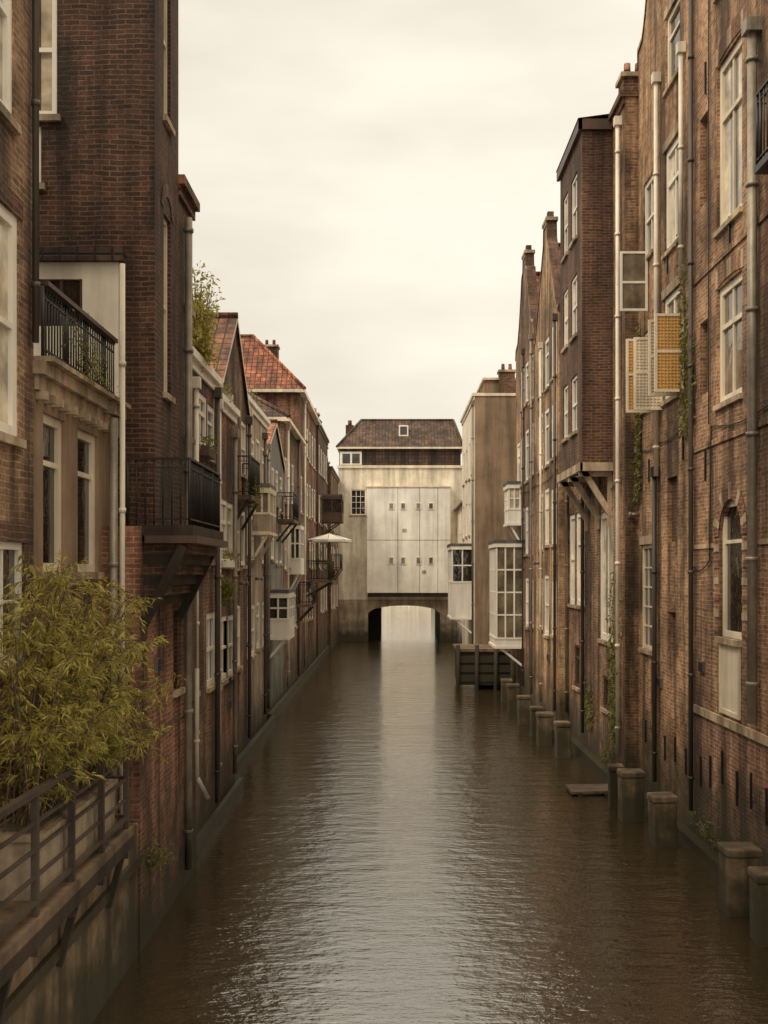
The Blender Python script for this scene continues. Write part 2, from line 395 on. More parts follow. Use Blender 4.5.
pl.box(T, 17.66, 18.74, 2.62, 3.86, -.01, -.001, 'wht2'); pl.box(T, 17.6, 18.8, 3.80, 3.9, -.08, .1, 'stone')
for u in (17.66, 18.66): pl.box(T, u, u+.08, 2.62, 3.79, -.03, -.011, 'wht2')
pl.box(T, 17.75, 18.65, 2.62, 2.7, -.03, -.011, 'wht2')
uc, r, zs = 18.2, .6, 5.6
for sgn in (-1, 1):
    pts = [pl.pt(uc+sgn*r, 6.2, .004)]
    for i in range(9):
        a = math.pi/2*i/8; pts.append(pl.pt(uc+sgn*r*math.cos(a), zs+r*math.sin(a), .004))
    T.face(pts, 'brR2')
    for i in range(8):
        a, b = math.pi/2*i/8, math.pi/2*(i+1)/8
        T.face([pl.pt(uc+sgn*r*math.cos(a), zs+r*math.sin(a), .004), pl.pt(uc+sgn*r*math.cos(b), zs+r*math.sin(b), .004), pl.pt(uc+sgn*r*math.cos(b), zs+r*math.sin(b), .14), pl.pt(uc+sgn*r*math.cos(a), zs+r*math.sin(a), .14)], 'brR2')
nv = 15
for i in range(nv):
    a0, a1 = math.pi*i/nv+.01, math.pi*(i+1)/nv-.01; k = 'stone' if i % 3 == 1 else 'brRed'
    q = [(r+.01, a0), (r+.3, a0), (r+.3, a1), (r+.01, a1)]
    T.face([pl.pt(uc+R_*math.cos(a), zs+R_*math.sin(a), -.02) for R_, a in q], k)
for j in range(6):
    for u in (17.3, 18.82): pl.box(T, u, u+.28, 3.95+j*.28, 4.07+j*.28, -.014, -.001, 'stone' if j % 2 else 'brRed')
for z in (13.67, 9.85):
    for i in range(12):
        u = 17.5+i*.125; h = .06*math.sin(math.pi*(i+.5)/12)
        pl.box(T, u+.006, u+.119, z+.01+h, z+.3+h, -.016, -.001, 'brRed' if i not in (0, 5, 6, 11) else 'stone')
for y, z in [(16.4,1.5),(17.1,1.6),(17.8,1.5),(18.6,1.7),(19.3,1.5),(16.0,2.0),(19.9,1.4),(18.2,10.6),(16.2,6.8),(19.6,6.9),(19.6,13.8)]:
    pl.box(T, y-.02, y+.02, z-.28, z+.28, -.035, -.007, 'black')
T.done('stone_bands_and_arch', R1)

bal = empty('iron_balcony'); B = MB()
B.box(5.1, 5.598, 11.8, 15.5, 10.6, 10.7, 'black')
railing(B, (5.13, 11.9), (5.13, 15.45), 10.7, 11.7, gap=.14); railing(B, (5.13, 15.45), (5.58, 15.45), 10.7, 11.7, gap=.14)
for y in (12.2, 15.2): B.beam((5.6, y, 10.1), (5.2, y, 10.6), .05, .05, 'black')
B.done('slab_and_railing', bal)

w2 = [(21.3, 22.6, 11.5, 13.6, 'cross', {'gk': 'curt', 't': .13}), (21.4, 22.5, 14.8, 16.3, 'top', {'fk': 'wht2', 't': .1}), (21.4, 22.7, 8.5, 10.6, 'cross', {'gk': 'curt2', 't': .12}),
      (23.5, 24.75, 3.3, 5.6, 'grid', {'fk': 'wht2', 'gk': 'glass'}), (23.5, 24.5, 11.9, 13.6, 'sash', {'gk': 'curt2', 't': .1}), (23.4, 24.5, 8.6, 10.3, 'cross', {'gk': 'curt'}), (21.6, 22.4, 5.6, 6.9, 'niche'), (21.7, 22.3, 3.4, 4.2, 'niche')]
R2 = house('brick_house', 1, 5.6, 20.5, 25, 16.4, 'brR', w2, 8, None, 4.6, 'bell', 'tileB',
           pipes=[(21.0, 14.9, 10.6, .045, 'pipeW'), (22.95, 15.2, 7.0, .05, 'pipeW'), (23.1, 7.0, .6, .05, 'pipeD')], rec=.04, patches=6)
T = MB()
for u0, u1, z in ((21.2, 22.7, 13.6), (21.3, 22.6, 16.3), (21.3, 22.8, 10.6), (23.4, 24.85, 5.6)):
    pl.box(T, u0, u1, z+.01, z+.2, -.02, -.007, 'stone')
for y, z in [(20.9,1.4),(21.7,1.5),(22.5,1.4),(24.2,1.5),(21.1,7.4),(23.9,7.2),(22.3,11.3)]: pl.box(T, y-.02, y+.02, z-.25, z+.25, -.035, -.007, 'black')
T.done('lintels_and_wall_ties', R2)
def shutter(name, y, z0, z1, x0, x1, lat='wicker'):
    E = empty(name); S = MB(); t = .05
    S.box(x0, x0+t, y, y+.05, z0, z1, 'wht2'); S.box(x1-t, x1, y, y+.05, z0, z1, 'wht2')
    for z in (z0, (z0+z1)/2, z1-t): S.box(x0+t, x1-t, y+.001, y+.049, z, z+t, 'wht2')
    S.box(x0+t, x1-t, y+.028, y+.034, z0+t, z1-t, lat)
    n = 7
    for i in range(1, n): S.box(x0+t+(x1-x0-2*t)*i/n-.008, x0+t+(x1-x0-2*t)*i/n+.008, y+.008, y+.027, z0+t, z1-t, lat)
    n = 22
    for i in range(1, n):
        z = z0+t+(z1-z0-2*t)*i/n; S.box(x0+t, x1-t, y+.012, y+.026, z-.01, z+.01, lat)
    S.done('frame_and_slats', E)
shutter('open_shutter', 21.05, 8.45, 9.95, 5.03, 5.59)
shutter('open_shutter', 21.35, 8.42, 9.9, 4.98, 5.59, 'wht2')
shutter('open_shutter', 22.72, 8.35, 9.85, 5.0, 5.59, 'wht2')
shutter('open_shutter', 23.1, 8.35, 9.9, 4.92, 5.55, 'wicker')
S = MB(); Ew = empty('open_casement_window')
for x0, y in ((4.98, 24.0),):
    S.box(x0, x0+.05, y, y+.04, 10.7, 12.0, 'white'); S.box(5.53, 5.58, y, y+.04, 10.7, 12.0, 'white')
    for z in (10.7, 11.3, 11.95): S.box(x0+.05, 5.53, y+.001, y+.039, z, z+.05, 'white')
    S.box(x0+.05, 5.53, y+.018, y+.024, 10.75, 11.95, 'curt2')
S.done('sash', Ew)

w3 = [(26.4, 28.1, 3.3, 6.5, 'two', {'gk': 'curt', 't': .16}), (30.3, 31.7, 4.05, 6.7, 'cross', {'gk': 'curt', 't': .14}), (31.9, 32.9, 4.05, 6.7, 'sash', {'gk': 'curt', 't': .14}),
      (30.8, 31.8, 8.6, 10.2, 'sash'), (30.8, 31.8, 11.4, 13.2, 'sash'), (26.7, 27.7, 1.6, 2.4, 'two', {'fk': 'brownp'}), (31, 32, 1.7, 2.9, 'top', {'fk': 'brownp'})]
R3 = house('brick_house', 1, 5.3, 25, 33, 15.8, 'brR2', w3, 7, 'flat', pipes=[(25.4, 15.3, .8, .05, 'pipeW'), (30.1, 15.5, .6, .05, 'pipeD'), (32.9, 15.5, .8, .045, 'pipe')],
           chim=[(5.6, 25.6, 15.7, 16.4, .55)], rec=.03, cornice='brBay', patches=4)
B = MB(); F = MB(); G = MB()
pb = P('x', 4.56, 1)
bw = [(27.1, 28.0, 8.5, 9.9), (27.1, 28.0, 10.9, 12.4), (27.1, 28.0, 13.3, 14.9), (28.5, 29.3, 8.5, 9.9), (28.5, 29.3, 10.9, 12.4), (28.5, 29.3, 13.3, 14.9)]
wall(B, pb, 26.4, 29.8, 7.6, 15.85, bw, 'brBay')
for w in bw: window(F, G, pb, *w, 'sash', rec=.03)
B.face([(4.56,26.4,7.6),(5.3,26.4,7.6),(5.3,26.4,15.85),(4.56,26.4,15.85)], 'brBay'); B.face([(4.56,29.8,7.6),(5.3,29.8,7.6),(5.3,29.8,15.85),(4.56,29.8,15.85)], 'brBay')
B.face([(4.56,26.4,7.6),(5.3,26.4,7.6),(5.3,29.8,7.6),(4.56,29.8,7.6)], 'timber')
B.face([(4.45,26.3,15.86),(5.5,26.3,16.0),(5.5,29.9,16.0),(4.45,29.9,15.86)], 'tileO')
B.box(4.47, 5.29, 26.32, 26.395, 15.6, 15.85, 'brownp'); B.box(4.47, 4.555, 26.32, 29.88, 15.601, 15.851, 'brownp')
B.box(4.5, 5.29, 26.3, 26.397, 7.42, 7.62, 'oldwood'); B.box(4.48, 4.558, 26.3, 29.9, 7.421, 7.621, 'oldwood')
for y in (26.5, 28.1, 29.65):
    B.beam((5.28, y, 6.35), (4.6, y, 7.45), .12, .14, 'oldwood'); B.beam((5.24, y, 6.1), (5.24, y, 7.45), .1, .1, 'oldwood')
    B.beam((5.28, y, 7.36), (4.5, y, 7.36), .12, .12, 'oldwood')
B.done('projecting_bay', R3); F.done('bay_window_frames', R3); G.done('bay_window_glass', R3)

w4 = auto(33.2, 37.8, [(3.0, 4.8), (5.8, 7.6), (8.5, 10.3), (11.0, 12.6)], 3, 1.0, skip=.05, opts={'t': .12})
R4 = house('brick_house', 1, 5.0, 33, 38.6, 12.8, 'brR3', w4, 8, None, 3.5, 'spout', 'tileO', pipes=[(33.25, 12.6, .8, .045, 'pipeD'), (36.4, 12.4, .7, .04, 'pipeW')], rec=.01, patches=3)
w5 = auto(38.8, 44.1, [(3.0, 4.8), (5.6, 7.4), (8.4, 10.2), (11.2, 12.8)], 4, 1.0, skip=.05, opts={'t': .12})
R5 = house('brick_house', 1, 5.0, 38.6, 44.4, 13.5, 'brR2', w5, 8, None, 3.4, 'neck', 'tileO', pipes=[(38.8, 13.2, .7, .05, 'pipe'), (41.4, 13.2, .7, .04, 'pipeD')], rec=.01)

def glazed_box(name, x0, x1, y0, y1, z0, z1, nx, ny, nz, fk='white', gk='glass', roofk='lead', basek='white', bh=.5, wallx=None):
    E = empty(name); F = MB(); G = MB(); t = .07
    F.box(x0-.06, x1+.0, y0-.06, y1+.06, z1, z1+.12, roofk); F.box(x0-.04, x1, y0-.04, y1+.04, z1-.16, z1-.002, fk)
    F.box(x0, x1, y0, y1, z0, z0+bh, basek); F.box(x0-.04, x1, y0-.04, y1+.04, z0-.1, z0-.002, fk)
    F.box(x0-.02, x1, y0-.02, y1+.02, z0+bh+.001, z0+bh+.07, fk)
    zb, zt = z0+bh+.071, z1-.161
    G.box(x0+.03, x1-.03, y0+.03, y1-.03, zb, zt, gk)
    for i in range(nx+1):
        x = x0+t/2+(x1-x0-t)*i/nx; w = t/2 if i in (0, nx) else .03
        for y in (y0, y1-t): F.box(x-w, x+w, y, y+t, zb, zt, fk)
    for i in range(1, ny):
        y = y0+t/2+(y1-y0-t)*i/ny
        for x in (x0, x1-t): F.box(x, x+t, y-.03, y+.03, zb, zt, fk)
    for j in range(1, nz):
        z = zb+(zt-zb)*j/nz
        F.box(x0+.012, x1-.012, y0+.012, y1-.012, z-.03, z+.03, fk)
    if wallx is not None:
        xe = x0 if abs(x0-wallx) > abs(x1-wallx) else x1
        for y in (y0+.1, y1-.1): F.beam((wallx, y, z0-.8), (xe*.8+wallx*.2, y, z0-.1), .08, .08, fk)
    F.done('frame', E); G.done('glass', E); return E
glazed_box('white_oriel_window', 3.92, 4.995, 41.6, 44.2, 2.2, 6.1, 3, 5, 4, gk='curt2', bh=.25, wallx=5.0)
glazed_box('white_oriel_window', 4.5, 4.995, 42.6, 44.0, 6.9, 8.4, 2, 3, 2, gk='curt', bh=.5, wallx=5.0)

w6 = auto(50.3, 58.8, [(4, 5.6), (6.8, 8.4), (9.6, 11.2)], 4, 1.0)
R6 = house('rendered_house', 1, 3.77, 50, 59, 13.0, 'cream', w6, 6, 'flat', endmat='grey', rec=.03, cornice='wht2', pipes=[(50.2, 12.6, 1, .05, 'pipe')], chim=[(5.3, 50.9, 13.0, 14.2, .7)])
T = MB(); T.box(4.3, 9.6, 51, 57, 13.0, 13.9, 'grey'); T.box(4.2, 9.7, 50.9, 57.1, 13.9, 14.0, 'wht2'); T.box(6.6, 6.9, 49.9, 49.995, 1, 13, 'pipe'); T.done('roof_storey', R6)
glazed_box('cream_oriel_window', 2.75, 3.765, 50.9, 54, 2.9, 6.2, 2, 3, 2, fk='white', basek='panel', bh=1.6, wallx=3.77)
house('brick_house', 1, 4.7, 59, 66, 11.2, 'brR2', auto(59.3, 65.8, [(3, 4.6), (6, 7.6), (8.6, 10.1)], 3, 1.0), 6, None, 3, 'spout', 'tileB', rec=.03)
house('rendered_house', 1, 4.75, 66, 79.9, 9.6, 'creamD', auto(66.5, 79, [(3, 4.6), (6, 7.6)], 5, 1.1), 6, 'eave', 2.2, None, 'tileB', rec=.03)
dk = empty('timber_dock'); T = MB(); T.box(2.85, 5.2, 46.7, 49.9, .2, 1.62, 'timber'); T.box(2.75, 5.3, 46.6, 49.95, 1.62, 1.74, 'wood')
for x in (2.8, 3.6, 4.4, 5.1): T.cyl((x, 46.62, -1), (x, 46.62, 1.9), .09, 'timber', 10)
for z in (.35, .75, 1.15): T.box(2.84, 5.2, 46.64, 46.699, z, z+.3, 'timber')
T.done('deck_and_piles', dk)

def pier(x, y, w, d, h):
    T = MB(); j = random.uniform(-.03, .03)
    T.box(-w/2, w/2, -d/2, d/2, -1, h-.12, 'conc'); T.box(-w/2-.02, w/2+.02+j, -d/2-.02, d/2+.02, h-.12, h, 'conc')
    o = T.done('concrete_pier'); m = o.modifiers.new('b', 'BEVEL'); m.width = .03; m.segments = 2
    o.location = (x, y, 0); o.rotation_euler = (random.uniform(-.02, .02), random.uniform(-.025, .025), random.uniform(-.06, .06))
for x, y, w, h in [(5.14,14.9,.46,.95),(5.1,16.2,.46,.97),(4.98,20.2,.42,.92),(4.82,22.2,.44,1.0),(4.78,23.4,.32,.9),(4.62,29.7,.38,.96),(4.42,31.9,.42,.93),(4.4,33.5,.36,.9),(4.35,36.1,.42,.95),(4.38,39.5,.42,.98),(4.4,42.3,.4,.9)]:
    pier(x, y, w, w*1.05, h)
T = MB(); T.box(5.4, 5.597, 9, 25, -1, .16, 'slime'); T.box(5.08, 5.297, 25.003, 33, -1, .22, 'slime'); T.box(4.8, 4.997, 33.003, 46.5, -1, .25, 'slime')
T.box(-3.495, -3.4, 18.65, 25.2, -1, .3, 'slime'); T.box(-3.94, -3.8, 25.25, 36, -1, .3, 'slime'); T.box(-4.09, -3.95, 36.05, 70, -1, .35, 'slime'); T.done('stone_footing')
T = MB()
for i in range(5): T.beam((4.0, 24.6+i*.17, .07), (5.0+.1*(i % 2), 24.7+i*.17, .07), .15, .06, 'wood')
for x in (4.2, 4.8): T.beam((x, 24.5, .02), (x, 25.4, .02), .1, .1, 'timber')
T.done('floating_raft')

# ================================================================ FAR BUILDING OVER THE CANAL
E = empty('canal_bridge_building'); W = MB(); F = MB(); G = MB(); R = MB()
pf = P('y', 80, 1)
XL = -3.9
hl = [(-3.0, -1.9, 9.15, 11.0, 'grid')]
wall(W, pf, XL, 5.1, 3.0, 12.56, [h[:4] for h in hl], 'creamD', .2)
for h in hl: window(F, G, pf, *h[:4], h[4], rec=.05, gk='glass')
xs0, xs1 = -1.75, 3.5
wall(W, pf, XL, xs0, -1, 3.0, [], 'greyL'); wall(W, pf, xs1, 5.1, -1, 3.0, [], 'greyL')
n = 14; xc = (xs0+xs1)/2; hw = (xs1-xs0)/2
def az(x): return 2.0+.55*math.sqrt(max(0, 1-((x-xc)/hw)**2))
for i in range(n):
    a = xs0+(xs1-xs0)*i/n; b = xs0+(xs1-xs0)*(i+1)/n
    W.face([(a,80,az(a)),(b,80,az(b)),(b,80,3.0),(a,80,3.0)], 'greyL')
    W.face([(a,80,az(a)),(b,80,az(b)),(b,90,az(b)),(a,90,az(a))], 'greyL')
W.face([(xs0,80,-1),(xs0,90,-1),(xs0,90,az(xs0)),(xs0,80,az(xs0))], 'greyL'); W.face([(xs1,80,-1),(xs1,90,-1),(xs1,90,az(xs1)),(xs1,80,az(xs1))], 'greyL')
W.box(-1.74, -.85, 84, 89.8, -1, 2.1, 'timber')
W.box(XL, -1.751, 89.9, 90, -1, 12.5, 'creamD'); W.box(3.501, 5.1, 89.9, 90, -1, 12.5, 'creamD'); W.box(-1.75, 3.5, 89.9, 90, 2.56, 12.5, 'creamD')
W.face([(XL,80,-1),(XL,90,-1),(XL,90,12.5),(XL,80,12.5)], 'creamD'); W.face([(5.1,80,-1),(5.1,90,-1),(5.1,90,12.5),(5.1,80,12.5)], 'creamD')
W.box(-1.8, 4.2, 79.2, 79.99, 3.5, 11.1, 'panel'); W.box(-1.85, 4.25, 79.14, 79.995, 11.1, 11.2, 'wht2'); W.box(-1.75, 4.15, 79.3, 79.98, 3.2, 3.49, 'timber')
for x in (.42, 1.98, 3.3): W.box(x-.02, x+.02, 79.19, 79.199, 3.5, 11.1, 'greyL')
W.box(-1.8, 4.2, 79.19, 79.199, 7.28, 7.32, 'greyL')
for x in (-.05, .8, 1.9, 2.8):
    for z0, z1 in ((9.5, 10.0), (5.55, 6.1)):
        F.box(x-.2, x+.2, 79.15, 79.198, z0, z1, 'white'); G.box(x-.13, x+.13, 79.14, 79.149, z0+.06, z1-.06, 'curt2')
for x, z in ((.9, 7.9), (2.3, 4.9)): F.box(x-.15, x+.15, 79.17, 79.198, z, z+.22, 'greyL')
F.box(XL-.1, 5.2, 79.9, 80.2, 12.56, 12.75, 'wht2')
W.box(XL+.05, 5.0, 80.05, 89.9, 12.75, 13.95, 'tileB')
F.box(XL+.1, -2.2, 79.98, 80.049, 12.8, 13.75, 'white'); G.box(-3.6, -3.05, 79.96, 79.979, 12.9, 13.6, 'glass'); G.box(-2.9, -2.35, 79.96, 79.979, 12.9, 13.6, 'glass')
F.box(XL-.1, 5.25, 79.8, 90.2, 13.95, 14.08, 'wht2')
a, b, c, d = (XL-.1,79.8,14.09),(5.2,79.8,14.09),(5.2,90.2,14.09),(XL-.1,90.2,14.09)
e, f, g, h = (-2.3,82.6,16.4),(4.6,82.6,16.4),(4.6,87.5,16.4),(-2.3,87.5,16.4)
for q in ((a,b,f,e),(b,c,g,f),(c,d,h,g),(d,a,e,h),(e,f,g,h)): R.face(q, 'tileB')
for p, q in ((a,e),(b,f),(e,f)): R.cyl(p, q, .1, 'tileB', 8)
R.box(.5, 1.2, 80.9, 81.9, 15.0, 15.8, 'white'); R.box(.6, 1.1, 80.88, 80.899, 15.1, 15.7, 'glass')
R.box(-3.5, -2.9, 83, 84, 14, 16.1, 'brBay'); R.cyl((-3.2, 83.5, 16.1), (-3.2, 83.5, 16.5), .15, 'tileR', 10)
W.done('walls', E); F.done('window_frames_and_trim', E); G.done('window_glass', E); R.done('roof', E)
house('white_house', 1, -1.6, 160, 168, 5, 'panel', [], 12, 'hip', 2.5, None, 'tileO', near_holes=[(-.6, .6, 2.0, 3.4, 'cross'), (1.6, 2.8, 2.0, 3.4, 'cross'), (3.8, 5, 2.0, 3.4, 'cross')])
house('brick_house', 1, 5.6, 92, 130, 7, 'brR', auto(93, 129, [(3, 4.5), (5.3, 6.5)], 10), 3.8)
house('brick_house', -1, -4.4, 92, 130, 7, 'brL', auto(93, 129, [(3, 4.5), (5.3, 6.5)], 8), 5)
T = MB(); T.box(-4.4, 5.59, 158, 159.5, 0, .8, 'cream'); railing(T, (-3.4, 158.1), (5.4, 158.1), .8, 1.9, 'white', .6, .04); T.done('far_quay')

# ================================================================ LEFT BANK
w0 = [(9.7, 11.2, 6.35, 8.6, 'sash', {'gk': 'curt', 't': .12}), (9.9, 11.35, 4.1, 5.3, 'grid', {'gk': 'glass'}), (9.6, 11.05, 9.5, 11.6, 'sash', {'gk': 'curt', 't': .12}), (6.5, 8, 6.35, 8.6, 'sash'), (6.5, 8, 9.5, 11.6, 'sash')]
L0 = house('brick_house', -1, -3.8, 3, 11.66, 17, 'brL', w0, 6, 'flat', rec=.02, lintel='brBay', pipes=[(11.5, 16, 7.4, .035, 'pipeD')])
L1 = house('rendered_house', -1, -3.8, 11.67, 15.2, 7.1, 'grey', [(11.98, 12.8, 5.0, 6.75, 'top', {'fk': 'wht2', 'gk': 'glass', 't': .1}), (13.3, 14.25, 5.0, 6.75, 'top', {'fk': 'wht2', 'gk': 'glass', 't': .1}), (12.6, 13.6, 2.4, 4.2, 'two', {'fk': 'brownp'})],
           6, 'flat', cornice='stone', base=(4.85, 'brL'), rec=.05)
T = MB()
T.box(-9.8, -4.9, 15.202, 15.29, 7.15, 9.28, 'cream'); T.box(-4.28, -3.78, 15.202, 15.29, 7.15, 9.28, 'cream')
T.box(-4.9, -4.28, 15.203, 15.289, 7.15, 8.4, 'cream'); T.box(-4.9, -4.28, 15.203, 15.289, 9.05, 9.28, 'cream'); T.box(-4.9, -4.28, 15.26, 15.285, 8.4, 9.05, 'glass')
for x in (-4.9, -4.6, -4.32): T.box(x, x+.04, 15.22, 15.259, 8.4, 9.05, 'brownp')
T.box(-9.9, -3.7, 15.1, 15.298, 9.28, 9.46, 'tileB')
for i in range(13): T.box(-3.797, -3.68, 11.72+i*.275, 11.80+i*.275, 6.84, 6.93, 'stone')
T.box(-3.82, -3.6, 11.7, 15.19, 7.245, 7.3, 'stone')
T.done('terrace_wall', L1)
T = MB(); railing(T, (-3.72, 11.72), (-3.72, 14.7), 7.3, 8.05, gap=.1)
T.beam((-3.72, 11.72, 8.08), (-3.72, 14.7, 8.08), .12, .05, 'brownp'); T.done('balcony_railing', L1)
L2 = empty('brick_tower_house'); W = MB(); F = MB(); G = MB(); R = MB()
px = P('x', -3.3, -1); py = P('y', 15.3, 1)
wall(W, px, 14.4, 18.6, -1, 5.6, [(16.6, 17.2, 3.2, 4.4)], 'brRed'); window(F, G, px, 16.6, 17.2, 3.2, 4.4, 'top', fk='brownp', gk='glass')
wall(W, P('y', 14.4, 1), -3.9, -3.3, -1, 5.6, [], 'brRed'); W.face([(-3.3,14.4,5.6),(-3.3,18.6,5.6),(-4,18.6,5.6),(-4,14.4,5.6)], 'lead')
hn = [(-5.25, -4.66, 11.35, 13.2), (-5.1, -4.88, 10.4, 11.2)]
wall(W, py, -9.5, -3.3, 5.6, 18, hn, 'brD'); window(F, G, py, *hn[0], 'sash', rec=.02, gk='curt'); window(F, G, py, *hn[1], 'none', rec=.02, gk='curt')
hs = [(15.9, 16.4, 7.6, 10.2), (15.9, 16.4, 11.6, 14)]
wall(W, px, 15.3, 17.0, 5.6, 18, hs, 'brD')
for h_ in hs: window(F, G, px, *h_, 'sash', rec=.05, fk='wht2', gk='glass')
for z in (10.2, 14):
    for i in range(9):
        a0, a1 = math.pi*i/9, math.pi*(i+1)/9-.03
        W.face([px.pt(16.15+q*math.cos(a), z+.05+q*.9*math.sin(a), -.015) for q, a in ((.27, a0), (.47, a0), (.47, a1), (.27, a1))], 'brRed')
W.face([(-3.3,17,5.6),(-9.5,17,5.6),(-9.5,17,18),(-3.3,17,18)], 'brD'); W.face([(-9.5,15.3,5.6),(-9.5,17,5.6),(-9.5,17,18),(-9.5,15.3,18)], 'brD')
R.box(-9.6, -3.2, 15.2, 17.1, 18, 18.2, 'stone')
W.done('walls', L2); F.done('window_frames', L2); G.done('window_glass', L2); R.done('coping', L2)
D = MB()
pipe(D, [(-3.62, 14.3, 7.0), (-3.62, 14.3, .7)], .055, 'pipe'); pipe(D, [(-3.5, 14.28, 9.0), (-3.5, 14.28, 1.4)], .035, 'pipeW')
pipe(D, [(-3.22, 17.4, 10.6), (-3.22, 17.4, .3)], .06, 'pipe'); pipe(D, [(-3.23, 18.2, 3.4), (-3.23, 18.2, 1.6), (-3.1, 18.5, 1.2)], .04, 'pipeW')
D.beam((-3.62, 14.3, 7.1), (-3.9, 14.3, 7.15), .12, .1, 'pipe')
D.done('downpipes', L2)
bal = empty('iron_balcony'); T = MB()
T.box(-3.7, -2.62, 14.5, 17.1, 5.48, 5.62, 'timber'); T.box(-3.25, -2.56, 14.44, 17.16, 5.38, 5.479, 'brownp')
railing(T, (-3.5, 14.56), (-2.68, 14.56), 5.62, 6.5, gap=.11); railing(T, (-2.68, 14.56), (-2.68, 17.05), 5.62, 6.5, gap=.11)
for i in range(6):
    T.box(-3.298, -2.7-.1*i, 14.6, 17.0, 5.38-.14*(i+1), 5.379-.14*i, 'timber' if i % 2 else 'brBay')
for y in (14.52, 17.0): T.beam((-3.28, y, 4.3), (-2.75, y, 5.35), .1, .12, 'timber')
T.done('floor_corbel_railing', bal)
w = [(17.6, 18.2, 7.2, 8.6, 'sash'), (17.6, 18.2, 9.3, 10.5, 'sash')]
L3 = house('brick_house', -1, -3.32, 17.02, 18.3, 11.0, 'brBay', w, 5, 'flat', cornice='tileR', rec=.03)
def LH(name, X, Y0, Y1, Z, mat, rows, n, **kw):
    kw.setdefault('rec', .01)
    return house(name, -1, X, Y0, Y1, Z, mat, auto(Y0+.2, Y1-.2, rows, n, .95, opts={'t': .11}), 6, **kw)
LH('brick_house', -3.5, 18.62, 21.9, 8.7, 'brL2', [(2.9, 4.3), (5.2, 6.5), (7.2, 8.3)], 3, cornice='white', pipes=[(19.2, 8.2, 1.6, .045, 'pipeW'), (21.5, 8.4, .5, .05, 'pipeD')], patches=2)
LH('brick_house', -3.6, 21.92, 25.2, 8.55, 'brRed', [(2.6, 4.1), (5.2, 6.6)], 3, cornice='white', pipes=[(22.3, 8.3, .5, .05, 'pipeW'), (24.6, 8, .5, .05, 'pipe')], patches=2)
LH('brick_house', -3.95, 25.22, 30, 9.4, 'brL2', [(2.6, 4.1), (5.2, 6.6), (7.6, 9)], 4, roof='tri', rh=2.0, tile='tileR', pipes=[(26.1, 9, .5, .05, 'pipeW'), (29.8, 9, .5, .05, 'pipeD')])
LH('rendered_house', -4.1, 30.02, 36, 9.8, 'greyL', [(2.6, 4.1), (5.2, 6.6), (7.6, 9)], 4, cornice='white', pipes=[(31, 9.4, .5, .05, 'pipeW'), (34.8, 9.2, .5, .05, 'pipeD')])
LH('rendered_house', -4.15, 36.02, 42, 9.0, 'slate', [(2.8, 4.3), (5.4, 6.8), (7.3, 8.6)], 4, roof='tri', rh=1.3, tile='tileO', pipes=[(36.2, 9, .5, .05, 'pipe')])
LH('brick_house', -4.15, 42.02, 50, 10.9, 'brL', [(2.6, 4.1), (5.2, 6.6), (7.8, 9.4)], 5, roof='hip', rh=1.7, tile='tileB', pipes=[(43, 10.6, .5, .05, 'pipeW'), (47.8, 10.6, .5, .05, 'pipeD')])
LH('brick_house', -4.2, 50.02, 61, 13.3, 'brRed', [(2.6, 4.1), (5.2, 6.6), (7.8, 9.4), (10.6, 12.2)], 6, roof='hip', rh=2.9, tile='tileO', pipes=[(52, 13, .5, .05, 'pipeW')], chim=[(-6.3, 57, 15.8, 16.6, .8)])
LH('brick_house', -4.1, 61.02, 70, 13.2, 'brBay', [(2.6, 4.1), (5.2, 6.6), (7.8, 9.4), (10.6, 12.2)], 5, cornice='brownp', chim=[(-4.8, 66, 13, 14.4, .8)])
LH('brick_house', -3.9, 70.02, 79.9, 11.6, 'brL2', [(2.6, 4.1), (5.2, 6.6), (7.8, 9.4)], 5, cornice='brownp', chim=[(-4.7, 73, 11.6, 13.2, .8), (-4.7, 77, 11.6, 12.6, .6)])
glazed_box('grey_oriel_window', -4.095, -3.6, 32.5, 34.2, 6.2, 7.5, 2, 3, 1, fk='wht2', basek='greyL', gk='curt2', bh=.5, wallx=-4.1)
glazed_box('white_oriel_window', -4.145, -3.4, 36.4, 38.4, 2.85, 4.3, 2, 3, 2, gk='glass', bh=.55, wallx=-4.15)
glazed_box('white_oriel_window', -4.145, -3.7, 44.5, 46.4, 5.0, 6.9, 2, 3, 2, gk='glass', bh=.5, wallx=-4.15)
glazed_box('timber_oriel_window', -4.09, -2.9, 64, 66, 8.0, 9.4, 2, 3, 1, fk='brownp', basek='brownp', gk='glass', bh=.4, wallx=-4.1)
def balcony(X, xo, y0, y1, z, k='black'):
    E = empty('small_balcony'); T = MB(); T.box(X, xo, y0, y1, z-.12, z, 'wood')
    railing(T, (xo-.04, y0+.04), (xo-.04, y1-.04), z, z+.95, k); railing(T, (X+.02, y0+.04), (xo-.04, y0+.04), z, z+.95, k); railing(T, (X+.02, y1-.04), (xo-.04, y1-.04), z, z+.95, k)
    for y in (y0+.1, y1-.1): T.beam((X, y, z-.8), (xo-.1, y, z-.12), .07, .07, 'timber')
    T.done('floor_and_railing', E)
balcony(-4.2, -2.95, 53.6, 57, 4.6); balcony(-4.15, -3.5, 39.5, 41.5, 6.9); balcony(-3.95, -3.45, 27, 29, 6.9); balcony(-4.15, -3.4, 47.6, 49.5, 3.6); balcony(-3.9, -3.3, 70.5, 74, 5.2)
E = empty('parasol'); T = MB(); c = (-3.15, 55.3, 6.95); n = 8
T.cyl((c[0], c[1], 4.6), (c[0], c[1], 7.0), .03, 'wood', 8)
